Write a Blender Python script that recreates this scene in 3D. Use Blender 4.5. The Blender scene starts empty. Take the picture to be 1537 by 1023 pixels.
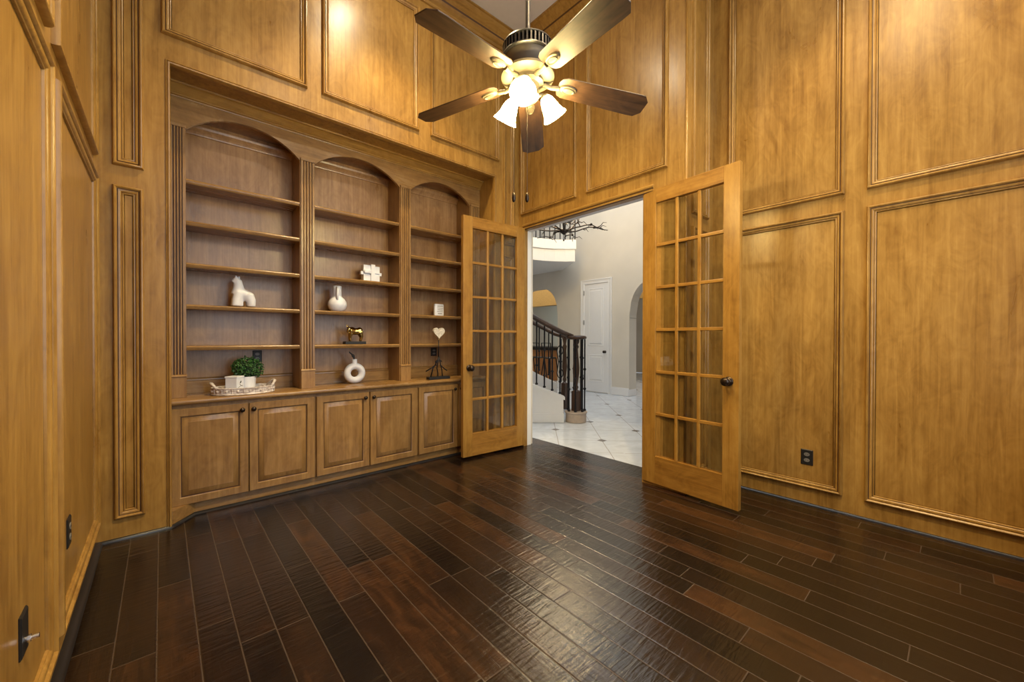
import bpy, bmesh, math, random
from math import sin, cos, pi, radians
from mathutils import Vector, Matrix
random.seed(7)
SC = bpy.context.scene
COL = SC.collection

# ------------------------------------------------------------------ materials
def new_mat(name):
    m = bpy.data.materials.new(name); m.use_nodes = True
    nt = m.node_tree; nt.nodes.clear()
    out = nt.nodes.new('ShaderNodeOutputMaterial')
    return m, nt, out
def N(nt, t, **kw):
    n = nt.nodes.new(t)
    for k, v in kw.items(): setattr(n, k, v)
    return n
def L(nt, a, b): nt.links.new(a, b)
def ramp(nt, fac, stops):
    r = N(nt, 'ShaderNodeValToRGB'); el = r.color_ramp.elements
    el[0].position, el[0].color = stops[0][0], (*stops[0][1], 1)
    el[1].position, el[1].color = stops[-1][0], (*stops[-1][1], 1)
    for p, c in stops[1:-1]:
        e = el.new(p); e.color = (*c, 1)
    L(nt, fac, r.inputs[0]); return r.outputs[0]
def math_(nt, op, a, b=None, c=None):
    n = N(nt, 'ShaderNodeMath', operation=op)
    for i, v in enumerate((a, b, c)):
        if v is None: continue
        if isinstance(v, (int, float)): n.inputs[i].default_value = v
        else: L(nt, v, n.inputs[i])
    return n.outputs[0]
def coords(nt, scale=(1,1,1), rot=(0,0,0), kind='Object'):
    t = N(nt, 'ShaderNodeTexCoord'); m = N(nt, 'ShaderNodeMapping')
    m.inputs['Scale'].default_value = scale; m.inputs['Rotation'].default_value = rot
    L(nt, t.outputs[kind], m.inputs['Vector']); return m.outputs[0]
def noise(nt, vec, scale, detail=4, rough=.5, dist=0):
    n = N(nt, 'ShaderNodeTexNoise'); n.inputs['Scale'].default_value = scale
    n.inputs['Detail'].default_value = detail; n.inputs['Roughness'].default_value = rough
    n.inputs['Distortion'].default_value = dist
    L(nt, vec, n.inputs['Vector']); return n.outputs['Fac']
def principled(nt, out, color=None, rough=.5, metal=0, **kw):
    b = N(nt, 'ShaderNodeBsdfPrincipled')
    if color is not None:
        if isinstance(color, tuple): b.inputs['Base Color'].default_value = (*color, 1)
        else: L(nt, color, b.inputs['Base Color'])
    if isinstance(rough, (int, float)): b.inputs['Roughness'].default_value = rough
    else: L(nt, rough, b.inputs['Roughness'])
    b.inputs['Metallic'].default_value = metal
    for k, v in kw.items(): b.inputs[k.replace('_', ' ')].default_value = v
    L(nt, b.outputs[0], out.inputs[0]); return b
def bump(nt, b, h, strength, dist=.002):
    n = N(nt, 'ShaderNodeBump'); n.inputs['Strength'].default_value = strength
    n.inputs['Distance'].default_value = dist
    L(nt, h, n.inputs['Height']); L(nt, n.outputs[0], b.inputs['Normal'])
def plain(name, color, rough=.5, metal=0, var=.08, scale=20, **kw):
    m, nt, out = new_mat(name)
    f = noise(nt, coords(nt), scale, 3)
    lo = tuple(c*(1-var) for c in color); hi = tuple(min(1, c*(1+var)) for c in color)
    principled(nt, out, ramp(nt, f, [(.3, lo), (.7, hi)]), rough, metal, **kw)
    return m
def wood(name, c0, c1, c2, axis='z', rough=.3, fig=1.0, coat=.0):
    """stained maple: long fine grain along an axis, soft cloudy figure across it"""
    m, nt, out = new_mat(name)
    s = {'z': (26, 26, 1.1), 'x': (1.1, 26, 26), 'y': (26, 1.1, 26)}[axis]
    s2 = {'z': (3.2, 3.2, .9), 'x': (.9, 3.2, 3.2), 'y': (3.2, .9, 3.2)}[axis]
    g = noise(nt, coords(nt, s), 1.6, 6, .62, .6)
    cl = noise(nt, coords(nt, s2), 1.5, 5, .6, 1.4)
    s3 = {'z': (9, 9, 5), 'x': (5, 9, 9), 'y': (9, 5, 9)}[axis]
    fl = noise(nt, coords(nt, s3), 1.0, 3, .55, 3.0)
    v = math_(nt, 'ADD', math_(nt, 'MULTIPLY', g, .40), math_(nt, 'MULTIPLY', cl, .38*fig))
    v = math_(nt, 'ADD', v, math_(nt, 'MULTIPLY', fl, .22))
    v = math_(nt, 'ADD', v, .19*(1-fig))
    col = ramp(nt, v, [(.375, c0), (.5, c1), (.625, c2)])
    rr = math_(nt, 'MULTIPLY_ADD', cl, .14, rough-.07)
    b = principled(nt, out, col, rr)
    b.inputs['Coat Weight'].default_value = coat; b.inputs['Coat Roughness'].default_value = .18
    bump(nt, b, math_(nt, 'ADD', g, math_(nt, 'MULTIPLY', fl, 1.2)), .10, .003)
    return m
MAPLE = ((.220, .109, .022), (.325, .176, .040), (.420, .243, .061))
W_Z = wood('maple_vertical_grain', *MAPLE, 'z')
W_X = wood('maple_lengthwise_grain', *MAPLE, 'x')
W_Y = wood('maple_crosswise_grain', *MAPLE, 'y')
W_CAB = wood('maple_cabinet_vertical', (.19,.098,.032), (.272,.150,.050), (.355,.207,.074), 'z', .30)
W_CABX = wood('maple_cabinet_horizontal', (.19,.098,.032), (.272,.150,.050), (.355,.207,.074), 'x', .26)
W_DOOR = wood('maple_door_vertical', (.225,.105,.017), (.33,.166,.030), (.415,.225,.047), 'z', .34)
W_DOORX = wood('maple_door_horizontal', (.20,.088,.014), (.31,.150,.027), (.415,.220,.045), 'x', .34)
W_PLY = wood('maple_back_panel', (.25,.130,.052), (.35,.195,.084), (.45,.270,.122), 'z', .30)
GLAZE = plain('dark_glaze_in_grooves', (.075, .032, .012), .45)
BLADE = wood('walnut_fan_blade', (.018,.008,.004), (.055,.026,.012), (.10,.05,.024), 'x', .42)
SHOE = plain('black_brown_shoe_moulding', (.012, .011, .013), .35)
IRON = plain('black_iron', (.012, .012, .016), .4, .6)
BRONZE = plain('oil_rubbed_bronze', (.045, .032, .024), .32, .85)
FANMET = plain('antique_bronze_fan_metal', (.12, .095, .062), .5, .3)
PEWTER = plain('dark_pewter_rod', (.10, .095, .095), .35, .8)
BLACK = plain('black_plastic', (.007, .007, .008), .5)
GREYP = plain('grey_plastic', (.16, .15, .14), .4)
SILVER = plain('silver_metal', (.6, .6, .62), .25, 1)
WHITEC = plain('white_ceramic', (.80, .83, .90), .3, var=.02)
WHITEM = plain('matte_white_ceramic', (.77, .80, .87), .55, var=.03)
GOLD = plain('polished_brass', (.50, .36, .13), .22, 1)
BLKST = plain('black_stone', (.006, .006, .007), .55)
PAINT = plain('white_trim_paint', (.78, .78, .79), .35, var=.01)
PLASTER = plain('cream_plaster_wall', (.64, .595, .525), .7, var=.05, scale=1.6)
CEILM = plain('pale_ceiling_paint', (.62, .59, .56), .8, var=.02)
OCHRE = plain('ochre_wall_paint', (.52, .36, .14), .7)
ORANGEW = plain('orange_cabinet_wood', (.50, .23, .08), .4)
STONE = plain('taupe_limestone', (.40, .33, .28), .5)
DWOOD = wood('dark_stair_wood', (.028,.012,.006), (.06,.028,.014), (.10,.05,.026), 'z', .3)
DWOODX = wood('dark_handrail_wood', (.025,.011,.006), (.05,.023,.012), (.08,.04,.02), 'x', .3)
TREAD = plain('grey_stair_carpet', (.36, .34, .33), .8)

def glass_mat():
    m, nt, out = new_mat('clear_pane_glass')
    t = N(nt, 'ShaderNodeBsdfTransparent'); t.inputs[0].default_value = (.90, .91, .91, 1)
    g = N(nt, 'ShaderNodeBsdfGlossy'); g.inputs['Roughness'].default_value = .02
    f = N(nt, 'ShaderNodeFresnel'); f.inputs[0].default_value = 1.6
    ge = N(nt, 'ShaderNodeNewGeometry')   # reflect at the outer face only: the thin pane does not bend light
    mx = N(nt, 'ShaderNodeMixShader')
    L(nt, math_(nt, 'MULTIPLY', math_(nt, 'MULTIPLY', f.outputs[0], 1.8), math_(nt, 'SUBTRACT', 1, ge.outputs['Backfacing'])), mx.inputs[0]); L(nt, t.outputs[0], mx.inputs[1]); L(nt, g.outputs[0], mx.inputs[2])
    L(nt, mx.outputs[0], out.inputs[0]); return m
GLASS = glass_mat()
def emit_mat(name, col, s):
    m, nt, out = new_mat(name); e = N(nt, 'ShaderNodeEmission')
    e.inputs[0].default_value = (*col, 1); e.inputs[1].default_value = s
    L(nt, e.outputs[0], out.inputs[0]); return m
SHADE = emit_mat('lit_frosted_glass_shade', (1, .78, .32), 85)

def floor_mat():
    m, nt, out = new_mat('dark_handscraped_planks')
    tc = N(nt, 'ShaderNodeTexCoord'); sx = N(nt, 'ShaderNodeSeparateXYZ'); L(nt, tc.outputs['Object'], sx.inputs[0])
    X, Y = sx.outputs[0], sx.outputs[1]
    W = .1178
    u = math_(nt, 'DIVIDE', math_(nt, 'ADD', X, .136+W*40), W)
    pid = math_(nt, 'FLOOR', u); fu = math_(nt, 'FRACT', u)
    wn = N(nt, 'ShaderNodeTexWhiteNoise', noise_dimensions='1D'); L(nt, pid, wn.inputs['W'])
    off = math_(nt, 'MULTIPLY', wn.outputs['Value'], 9.0)
    v = math_(nt, 'DIVIDE', math_(nt, 'ADD', math_(nt, 'ADD', Y, off), 30), .95)
    sid = math_(nt, 'FLOOR', v); fv = math_(nt, 'FRACT', v)
    cb = N(nt, 'ShaderNodeCombineXYZ'); L(nt, pid, cb.inputs[0]); L(nt, sid, cb.inputs[1])
    wn2 = N(nt, 'ShaderNodeTexWhiteNoise', noise_dimensions='3D'); L(nt, cb.outputs[0], wn2.inputs['Vector'])
    tone = wn2.outputs['Value']
    # per-plank shifted grain
    cb2 = N(nt, 'ShaderNodeCombineXYZ')
    L(nt, math_(nt, 'MULTIPLY', X, 30), cb2.inputs[0]); L(nt, math_(nt, 'MULTIPLY', Y, 2.2), cb2.inputs[1])
    L(nt, math_(nt, 'MULTIPLY', tone, 50), cb2.inputs[2])
    g = noise(nt, cb2.outputs[0], 1.3, 6, .65, 1.2)
    cb3 = N(nt, 'ShaderNodeCombineXYZ')
    L(nt, math_(nt, 'MULTIPLY', X, 6), cb3.inputs[0]); L(nt, math_(nt, 'MULTIPLY', Y, 2.5), cb3.inputs[1])
    L(nt, math_(nt, 'MULTIPLY', tone, 30), cb3.inputs[2])
    cl = noise(nt, cb3.outputs[0], 1.2, 4, .6, 1.5)
    s = math_(nt, 'ADD', math_(nt, 'MULTIPLY', tone, .45), math_(nt, 'ADD', math_(nt, 'MULTIPLY', g, .35), math_(nt, 'MULTIPLY', cl, .40)))
    base = ramp(nt, s, [(.34, (.0026, .0018, .0019)), (.55, (.0060, .0032, .0028)), (.74, (.018, .0078, .0043)), (.95, (.070, .028, .011))])
    # seams: light caught on the plank bevels is painted in as pale tan
    e1 = math_(nt, 'MINIMUM', fu, math_(nt, 'SUBTRACT', 1, fu))
    e2 = math_(nt, 'MULTIPLY', math_(nt, 'MINIMUM', fv, math_(nt, 'SUBTRACT', 1, fv)), .95/W)
    e = math_(nt, 'MINIMUM', e1, e2)
    seam = math_(nt, 'LESS_THAN', e, .018)
    mx = N(nt, 'ShaderNodeMix', data_type='RGBA')
    L(nt, seam, mx.inputs['Factor']); L(nt, base, mx.inputs['A']); mx.inputs['B'].default_value = (.060, .043, .034, 1)
    rn = noise(nt, coords(nt, (3, 3, 3)), 2, 3)
    rr = math_(nt, 'MULTIPLY_ADD', rn, .12, .15)
    b = principled(nt, out, mx.outputs['Result'], rr)
    b.inputs['Specular IOR Level'].default_value = .85
    # hand-scraped chatter running across each board
    cb4 = N(nt, 'ShaderNodeCombineXYZ')
    L(nt, math_(nt, 'MULTIPLY', X, 7), cb4.inputs[0]); L(nt, math_(nt, 'MULTIPLY', Y, 48), cb4.inputs[1])
    L(nt, math_(nt, 'MULTIPLY', tone, 40), cb4.inputs[2])
    ch = noise(nt, cb4.outputs[0], 1.0, 3, .5, .5)
    h = math_(nt, 'ADD', math_(nt, 'MULTIPLY', ch, .9), math_(nt, 'MULTIPLY', g, .35))
    h = math_(nt, 'ADD', h, math_(nt, 'MULTIPLY', math_(nt, 'MINIMUM', e, .05), 5))
    bump(nt, b, h, .42, .006)
    return m
FLOORM = floor_mat()
def tile_mat():
    m, nt, out = new_mat('pale_marble_tile_with_insets')
    tc = N(nt, 'ShaderNodeTexCoord'); sx = N(nt, 'ShaderNodeSeparateXYZ'); L(nt, tc.outputs['Object'], sx.inputs[0])
    p = math_(nt, 'MULTIPLY', math_(nt, 'ADD', sx.outputs[0], sx.outputs[1]), .70711)
    q = math_(nt, 'MULTIPLY', math_(nt, 'SUBTRACT', sx.outputs[0], sx.outputs[1]), .70711)
    vq = math_(nt, 'DIVIDE', math_(nt, 'SUBTRACT', q, .742-.497*20), .497)
    vp = math_(nt, 'DIVIDE', math_(nt, 'SUBTRACT', p, 4.518-.5*20), .5)
    def dist(v):
        f = math_(nt, 'FRACT', math_(nt, 'ADD', v, .5)); return math_(nt, 'ABSOLUTE', math_(nt, 'SUBTRACT', f, .5))
    dq, dp = dist(vq), dist(vp)
    gr = math_(nt, 'LESS_THAN', math_(nt, 'MINIMUM', dq, dp), .008)
    # insets: every vertex, axis-aligned diamonds
    ax = math_(nt, 'ADD', dq, dp)
    par = math_(nt, 'FRACT', math_(nt, 'MULTIPLY', math_(nt, 'ADD', math_(nt, 'ROUND', vq), math_(nt, 'ROUND', vp)), .5))
    ins = math_(nt, 'MULTIPLY', math_(nt, 'LESS_THAN', ax, .115), math_(nt, 'LESS_THAN', par, .25))
    n = noise(nt, coords(nt), 3, 6, .6, 2)
    base = ramp(nt, n, [(.3, (.52, .55, .60)), (.7, (.64, .68, .74))])
    mx = N(nt, 'ShaderNodeMix', data_type='RGBA'); L(nt, gr, mx.inputs['Factor']); L(nt, base, mx.inputs['A']); mx.inputs['B'].default_value = (.36, .34, .32, 1)
    m2 = N(nt, 'ShaderNodeMix', data_type='RGBA'); L(nt, ins, m2.inputs['Factor']); L(nt, mx.outputs['Result'], m2.inputs['A']); m2.inputs['B'].default_value = (.12, .10, .09, 1)
    principled(nt, out, m2.outputs['Result'], .16); return m
TILE = tile_mat()
def leaf_mat():
    m, nt, out = new_mat('boxwood_leaf'); f = noise(nt, coords(nt), 60, 2)
    principled(nt, out, ramp(nt, f, [(.35, (.004, .026, .006)), (.5, (.014, .075, .014)), (.68, (.07, .21, .045))]), .45); return m
LEAF = leaf_mat()
def weathered():
    m, nt, out = new_mat('whitewashed_carved_wood'); f = noise(nt, coords(nt, (1, 1, 3)), 40, 5)
    b = principled(nt, out, ramp(nt, f, [(.35, (.36, .30, .28)), (.5, (.58, .53, .51)), (.65, (.76, .73, .72))]), .6); bump(nt, b, f, .5, .004); return m
TRAYM = weathered()

# ------------------------------------------------------------------ mesh helpers
def world_loc(o):
    v = Vector((0, 0, 0))
    while o is not None:
        v += o.location; o = o.parent
    return v
class MB:
    def __init__(s): s.v = []; s.f = []; s.m = []
    def add(s, vs, fs, mi=0):
        b = len(s.v); s.v += [tuple(v) for v in vs]
        for f in fs: s.f.append(tuple(b+i for i in f)); s.m.append(mi)
        return s
    def box(s, x0, x1, y0, y1, z0, z1, mi=0):
        vs = [(x, y, z) for z in (z0, z1) for y in (y0, y1) for x in (x0, x1)]
        return s.add(vs, [(0,2,3,1), (4,5,7,6), (0,1,5,4), (2,6,7,3), (0,4,6,2), (1,3,7,5)], mi)
    def sweep_rect(s, P, a0, a1, b0, b1, prof, sides=None):
        """picture-frame moulding; P(a,b,h)->xyz; prof list of (inset, raise[, mat])"""
        loops = []
        for pr in prof:
            u, h = pr[0], pr[1]
            loops.append([P(a0+u, b0+u, h), P(a1-u, b0+u, h), P(a1-u, b1-u, h), P(a0+u, b1-u, h)])
        for i in range(len(prof)-1):
            mi = prof[i][2] if len(prof[i]) > 2 else 0
            for k in range(4):
                if sides and k not in sides: continue
                k2 = (k+1) % 4
                s.add([loops[i][k], loops[i][k2], loops[i+1][k2], loops[i+1][k]], [(0, 1, 2, 3)], mi)
        return s
    def extrude(s, pts, d, caps=True, mi=0):
        """closed polygon pts (3-D) pushed along vector d"""
        n = len(pts); d = Vector(d)
        vs = [Vector(p) for p in pts] + [Vector(p)+d for p in pts]
        fs = [(i, (i+1) % n, n+(i+1) % n, n+i) for i in range(n)]
        if caps: fs += [tuple(range(n-1, -1, -1)), tuple(range(n, 2*n))]
        return s.add(vs, fs, mi)
    def lathe(s, prof, seg=32, M=None, cap=True, mi=0):
        M = M or Matrix.Identity(4); vs = []; fs = []; n = len(prof)
        for k in range(seg):
            a = 2*pi*k/seg
            for r, z in prof: vs.append(M @ Vector((r*cos(a), r*sin(a), z)))
        for k in range(seg):
            k2 = (k+1) % seg
            for i in range(n-1): fs.append((k*n+i, k2*n+i, k2*n+i+1, k*n+i+1))
        if cap:
            if prof[0][0] > 1e-6: fs.append(tuple(k*n for k in range(seg-1, -1, -1)))
            if prof[-1][0] > 1e-6: fs.append(tuple(k*n+n-1 for k in range(seg)))
        return s.add(vs, fs, mi)
    def tube(s, pts, rad, seg=8, mi=0):
        pts = [Vector(p) for p in pts]; n = len(pts)
        if isinstance(rad, (int, float)): rad = [rad]*n
        vs = []; fs = []; up = None
        for i, p in enumerate(pts):
            t = (pts[min(i+1, n-1)]-pts[max(i-1, 0)]).normalized()
            if up is None:
                up = Vector((0, 0, 1)) if abs(t.z) < .9 else Vector((1, 0, 0))
            a = t.cross(up).normalized(); b = a.cross(t).normalized(); up = b
            for k in range(seg):
                w = 2*pi*k/seg; vs.append(p+rad[i]*(cos(w)*a+sin(w)*b))
        for i in range(n-1):
            for k in range(seg):
                k2 = (k+1) % seg; fs.append((i*seg+k, i*seg+k2, (i+1)*seg+k2, (i+1)*seg+k))
        fs += [tuple(range(seg-1, -1, -1)), tuple((n-1)*seg+k for k in range(seg))]
        return s.add(vs, fs, mi)
    def ball(s, c, r, seg=16, M=None, mi=0):
        if isinstance(r, (int, float)): r = (r, r, r)
        T = Matrix.Translation(c) @ (M or Matrix.Identity(4)) @ Matrix.Diagonal((*r, 1))
        n = seg//2
        prof = [(sin(pi*i/n), -cos(pi*i/n)) for i in range(n+1)]
        prof[0] = (1e-4, -1); prof[-1] = (1e-4, 1)
        return s.lathe(prof, seg, T, True, mi)
    def prism_x(s, prof, x0, x1, mi=0):
        return s.extrude([(x0, y, z) for y, z in prof], (x1-x0, 0, 0), mi=mi)
    def build(s, name, mats, parent=None, smooth=False, bevel=0, local=False, mods=None):
        me = bpy.data.meshes.new(name)
        off = Vector((0, 0, 0)) if (parent is None or local) else world_loc(parent)
        me.from_pydata([tuple(Vector(v)-off) for v in s.v], [], s.f)
        if not isinstance(mats, (list, tuple)): mats = [mats]
        for m in mats: me.materials.append(m)
        for p, mi in zip(me.polygons, s.m): p.material_index = mi
        bm = bmesh.new(); bm.from_mesh(me)
        bmesh.ops.remove_doubles(bm, verts=bm.verts, dist=1e-5)
        bmesh.ops.recalc_face_normals(bm, faces=bm.faces)
        bm.to_mesh(me); bm.free()
        if smooth:
            for p in me.polygons: p.use_smooth = True
            if smooth == 'auto': me.set_sharp_from_angle(angle=radians(38))
        o = bpy.data.objects.new(name, me); COL.objects.link(o)
        if parent is not None: o.parent = parent
        if bevel:
            b = o.modifiers.new('bevel', 'BEVEL'); b.width = bevel; b.segments = 2; b.limit_method = 'ANGLE'
        return o
def remesh(o, vox, smooth_it=6):
    r = o.modifiers.new('remesh', 'REMESH'); r.mode = 'VOXEL'; r.voxel_size = vox; r.use_smooth_shade = True
    c = o.modifiers.new('smooth', 'SMOOTH'); c.factor = .5; c.iterations = smooth_it
def tag(o, label=None, cat=None, group=None, kind=None):
    if label: o['label'] = label
    if cat: o['category'] = cat
    if group: o['group'] = group
    if kind: o['kind'] = kind
    return o
def thing(name, loc, label, cat, group=None, rz=0):
    o = bpy.data.objects.new(name, None); COL.objects.link(o); o.location = loc; o.rotation_euler = (0, 0, rz)
    o.empty_display_size = .1
    return tag(o, label, cat, group)
def struct(o, label, cat): return tag(o, label, cat, kind='structure')
def copy_tree(o, parent=None):
    c = o.copy(); COL.objects.link(c)
    if parent is not None: c.parent = parent
    for ch in [x for x in bpy.data.objects if x.parent == o]: copy_tree(ch, c)
    return c

# ------------------------------------------------------------------ room dimensions (metres)
XL, YB, XD, XR, YR, YK, ZC = -.279, 3.146, 2.879, 3.358, 1.337, -.62, 4.25
OX0, OX1, OZ = .03, 2.548, 2.797            # bookcase niche
DY0, DY1, DZ = 1.662, 3.085, 2.31            # doorway in the door wall
XT = 2.968                                  # hall face of the door wall
BOL = [(-.002, 0), (-.001, .010), (.001, .017), (.005, .023), (.010, .0245), (.015, .021), (.0175, .014, 1), (.0195, .013, 1), (.022, .0165), (.028, .0155), (.034, .011),
       (.036, .007, 1), (.038, .0075), (.041, .009), (.0445, .007), (.046, 0), (.048, 0)]
PL = lambda a, b, h: (XL+h, a, b)
PB = lambda a, b, h: (a, YB-h, b)
PD = lambda a, b, h: (XD-h, a, b)
PRt = lambda a, b, h: (a, YR-h, b)
PR = lambda a, b, h: (XR-h, a, b)
def panel(wall, P, a0, a1, z0, z1):
    MB().sweep_rect(P, a0, a1, z0, z1, BOL).build('panel_moulding', [W_Z, GLAZE], wall, smooth='auto')

# floor: planks reach through the doorway to the tile
MB().box(XL-.1, XR+.1, YK-.1, 3.75, -.05, 0).box(XR-.2, XR-.2+.001, 0, .001, -.05, -.049).build('floor', FLOORM)
floor = bpy.data.objects['floor']; struct(floor, 'dark hand-scraped wood plank floor of the study', 'floor')
MB().box(XR+.1, 12, -1, 10, -.05, -.004).box(3.205, XR+.1, YR+.1, 10, -.05, .0005).build('floor_hall', TILE)
struct(bpy.data.objects['floor_hall'], 'pale marble tile floor with small dark insets in the hall', 'floor')
ceil = MB().box(XL-.1, XR+.1, YK-.1, 3.75, ZC, ZC+.1).build('ceiling', CEILM); struct(ceil, 'pale plain ceiling high above the study', 'ceiling')

# left wall
wl = MB().box(XL-.1, XL, YK-.1, 3.75, 0, ZC).build('wall_left', W_Z); struct(wl, 'maple panelled wall close on the left', 'wall')
for a0, a1 in ((2.045, 3.132), (.855, 1.945), (-.335, .755)):
    panel(wl, PL, a0, a1, .118, 2.03); panel(wl, PL, a0, a1, 2.145, 4.02)
# bookcase wall
m = MB().box(XL, OX0, YB, 3.70, 0, ZC).box(OX1, XD, YB, 3.70, 0, ZC).box(OX0, OX1, YB, 3.70, OZ, ZC).box(OX0, OX1, 3.69, 3.75, 0, OZ)
wb = m.build('wall_bookcase', W_Z); struct(wb, 'maple panelled wall holding the bookcase niche', 'wall')
for a0, a1 in ((.003, .794), (.896, 1.686), (1.803, 2.590)): panel(wb, PB, a0, a1, 2.953, 4.02)
for a0, a1 in ((-.204, -.077), (2.653, 2.792)):
    panel(wb, PB, a0, a1, .126, 2.004); panel(wb, PB, a0, a1, 2.119, 4.02)
CAS = [(-.010, 0), (-.010, .005), (-.007, .007), (-.004, .004, 1), (-.002, .005), (.003, .012), (.009, .010), (.012, .004), (.012, -.03)]
MB().sweep_rect(PB, OX0, OX1, -.2, OZ, CAS, sides=(1, 2, 3)).build('niche_casing', [W_Z, GLAZE], wb, smooth='auto')
# door wall
m = MB().box(XD, XT, DY1, 3.75, 0, ZC).box(XD, XT, YR+.09, DY0, 0, ZC).box(XD, XT, DY0, DY1, DZ, ZC)
wd = m.build('wall_door', W_Z); struct(wd, 'maple panelled wall with the open double doorway', 'wall')
panel(wd, PD, 2.359, 3.104, 2.452, 4.02); panel(wd, PD, 1.478, 2.239, 2.452, 4.02)
# return and right wall
wr = MB().box(XD, XR+.1, YR, YR+.09, 0, ZC).build('wall_return', W_Z); struct(wr, 'short maple panelled wall stepping back beside the right door', 'wall')
panel(wr, PRt, 2.972, 3.245, .118, 1.99); panel(wr, PRt, 2.972, 3.245, 2.09, 4.02)
MB().tube([(XD+.004, YR-.002, 0), (XD+.004, YR-.002, ZC-.12)], .010, 10).build('corner_bead', W_Z, wr, smooth=True)
wrr = MB().box(XR, XR+.1, YK-.1, YR+.09, 0, ZC).build('wall_right', W_Z); struct(wrr, 'maple panelled wall on the right', 'wall')
for a0, a1 in ((.508, 1.216), (-.56, .395)):
    panel(wrr, PR, a0, a1, .119, 1.987); panel(wrr, PR, a0, a1, 2.098, 4.02)
# back wall with two tall windows (behind the camera)
WIN = [(.35, 1.35), (1.75, 2.75)]; WZ0, WZ1 = .75, 3.55
m = MB(); xs = [XL] + [v for w in WIN for v in w] + [XR]
for i in range(0, 6, 2): m.box(xs[i], xs[i+1], YK-.12, YK, 0, ZC)
for a, b in WIN: m.box(a, b, YK-.12, YK, 0, WZ0).box(a, b, YK-.12, YK, WZ1, ZC)
wk = m.build('wall_back', W_Z); struct(wk, 'maple wall with two tall windows opposite the bookcase', 'wall')
for i, (a, b) in enumerate(WIN):
    fr = MB()
    for x in (a, (a+b)/2-.02, b-.04): fr.box(x, x+.04, YK-.09, YK-.04, WZ0, WZ1)
    for z in (WZ0, 1.65, 2.6, WZ1-.04): fr.box(a, b, YK-.09, YK-.04, z, z+.04)
    w = fr.build('window_%d' % (i+1), PAINT); struct(w, 'tall white window %s the camera' % ('left behind', 'right behind')[i], 'window')
    MB().box(a, b, YK-.068, YK-.064, WZ0, WZ1).build('pane', GLASS, w)
# crown moulding: sweep round the room with mitred corners
poly = [(XL, YB), (XD, YB), (XD, YR), (XR, YR), (XR, YK), (XL, YK)]
CR = [(0, 4.10), (.014, 4.104), (.020, 4.115), (.020, 4.127), (.030, 4.133), (.045, 4.150), (.055, 4.166, 1), (.058, 4.174, 1), (.062, 4.178), (.085, 4.196),
      (.112, 4.214), (.126, 4.226, 0), (.132, 4.236), (.150, 4.238), (.150, 4.25)]
def inset(poly, d):
    out = []; n = len(poly)
    for i in range(n):
        p0, p1, p2 = Vector(poly[i-1]), Vector(poly[i]), Vector(poly[(i+1) % n])
        d1, d2 = (p1-p0).normalized(), (p2-p1).normalized()
        n1, n2 = Vector((d1.y, -d1.x)), Vector((d2.y, -d2.x))
        out.append(p1 + (n1+n2)*d/(1+n1.dot(n2)))
    return out
m = MB(); loops = [[(*p, z) for p in inset(poly, d)] for d, z, *_ in CR]
for i in range(len(CR)-1):
    mi = CR[i][2] if len(CR[i]) > 2 else 0
    for k in range(6):
        k2 = (k+1) % 6; m.add([loops[i][k], loops[i][k2], loops[i+1][k2], loops[i+1][k]], [(0, 1, 2, 3)], mi)
struct(m.build('trim_1', [W_X, GLAZE], smooth='auto'), 'maple crown moulding running round the ceiling', 'crown moulding')
# doorway jamb, white hall side, header casing
m = MB().box(XD-.001, 2.932, DY0, DY0+.018, 0, DZ).box(XD-.001, 2.932, DY1-.018, DY1, 0, DZ).box(XD-.001, 2.932, DY0, DY1, DZ-.018, DZ)
struct(m.build('trim_2', W_Z), 'maple jamb lining the doorway on the study side', 'door frame')
m = MB().box(2.932, XT+.02, DY0, DY0+.018, 0, DZ).box(2.932, XT+.02, DY1-.018, DY1, 0, DZ).box(2.932, XT+.02, DY0, DY1, DZ-.018, DZ)
m.box(XT, XT+.02, DY1, DY1+.09, 0, DZ+.09).box(XT, XT+.02, DY0-.09, DY0, 0, DZ+.09).box(XT, XT+.02, DY0, DY1, DZ, DZ+.09)
struct(m.build('trim_3', PAINT), 'white painted jamb and casing on the hall side of the doorway', 'door frame')
prof = [(XD, 2.350), (XD-.020, 2.347), (XD-.027, 2.338), (XD-.025, 2.326), (XD-.016, 2.320), (XD-.014, 2.314), (XD-.018, 2.312), (XD-.016, 2.298), (XD-.006, 2.292), (XD, 2.291)]
hm = MB(); nP = len(prof); ya, yb_ = 1.585, 3.068
hv_ = [(x, ya, z) for x, z in prof] + [(x, yb_, z) for x, z in prof]
for k in range(nP-1): hm.add([hv_[k], hv_[k+1], hv_[nP+k+1], hv_[nP+k]], [(0, 1, 2, 3)], 1 if k in (4, 5, 7) else 0)
hm.add(hv_[:nP], [tuple(range(nP))]).add(hv_[nP:], [tuple(range(nP))])
struct(hm.build('trim_4', [W_Y, GLAZE]), 'maple header moulding over the doorway', 'moulding')
# shoe mouldings
def shoe(name, path, w, h, label, side=1):
    m = MB(); pts = [Vector(p) for p in path]; n = len(pts); offs = []
    for i in range(n):
        d1 = (pts[i]-pts[i-1]).normalized() if i else None; d2 = (pts[i+1]-pts[i]).normalized() if i < n-1 else None
        d1 = d1 or d2; d2 = d2 or d1
        n1, n2 = Vector((d1.y, -d1.x))*side, Vector((d2.y, -d2.x))*side
        offs.append((n1+n2)/(1+n1.dot(n2)))
    pr = [(0, h), (w*.5, h*.92), (w*.86, h*.6), (w, 0)]
    L2 = [[(pts[i].x+offs[i].x*u, pts[i].y+offs[i].y*u, z) for u, z in pr] for i in range(n)]
    for i in range(n-1):
        for k in range(3): m.add([L2[i][k], L2[i+1][k], L2[i+1][k+1], L2[i][k+1]], [(0, 1, 2, 3)])
    return struct(m.build(name, SHOE, smooth=True), label, 'shoe moulding')
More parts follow.
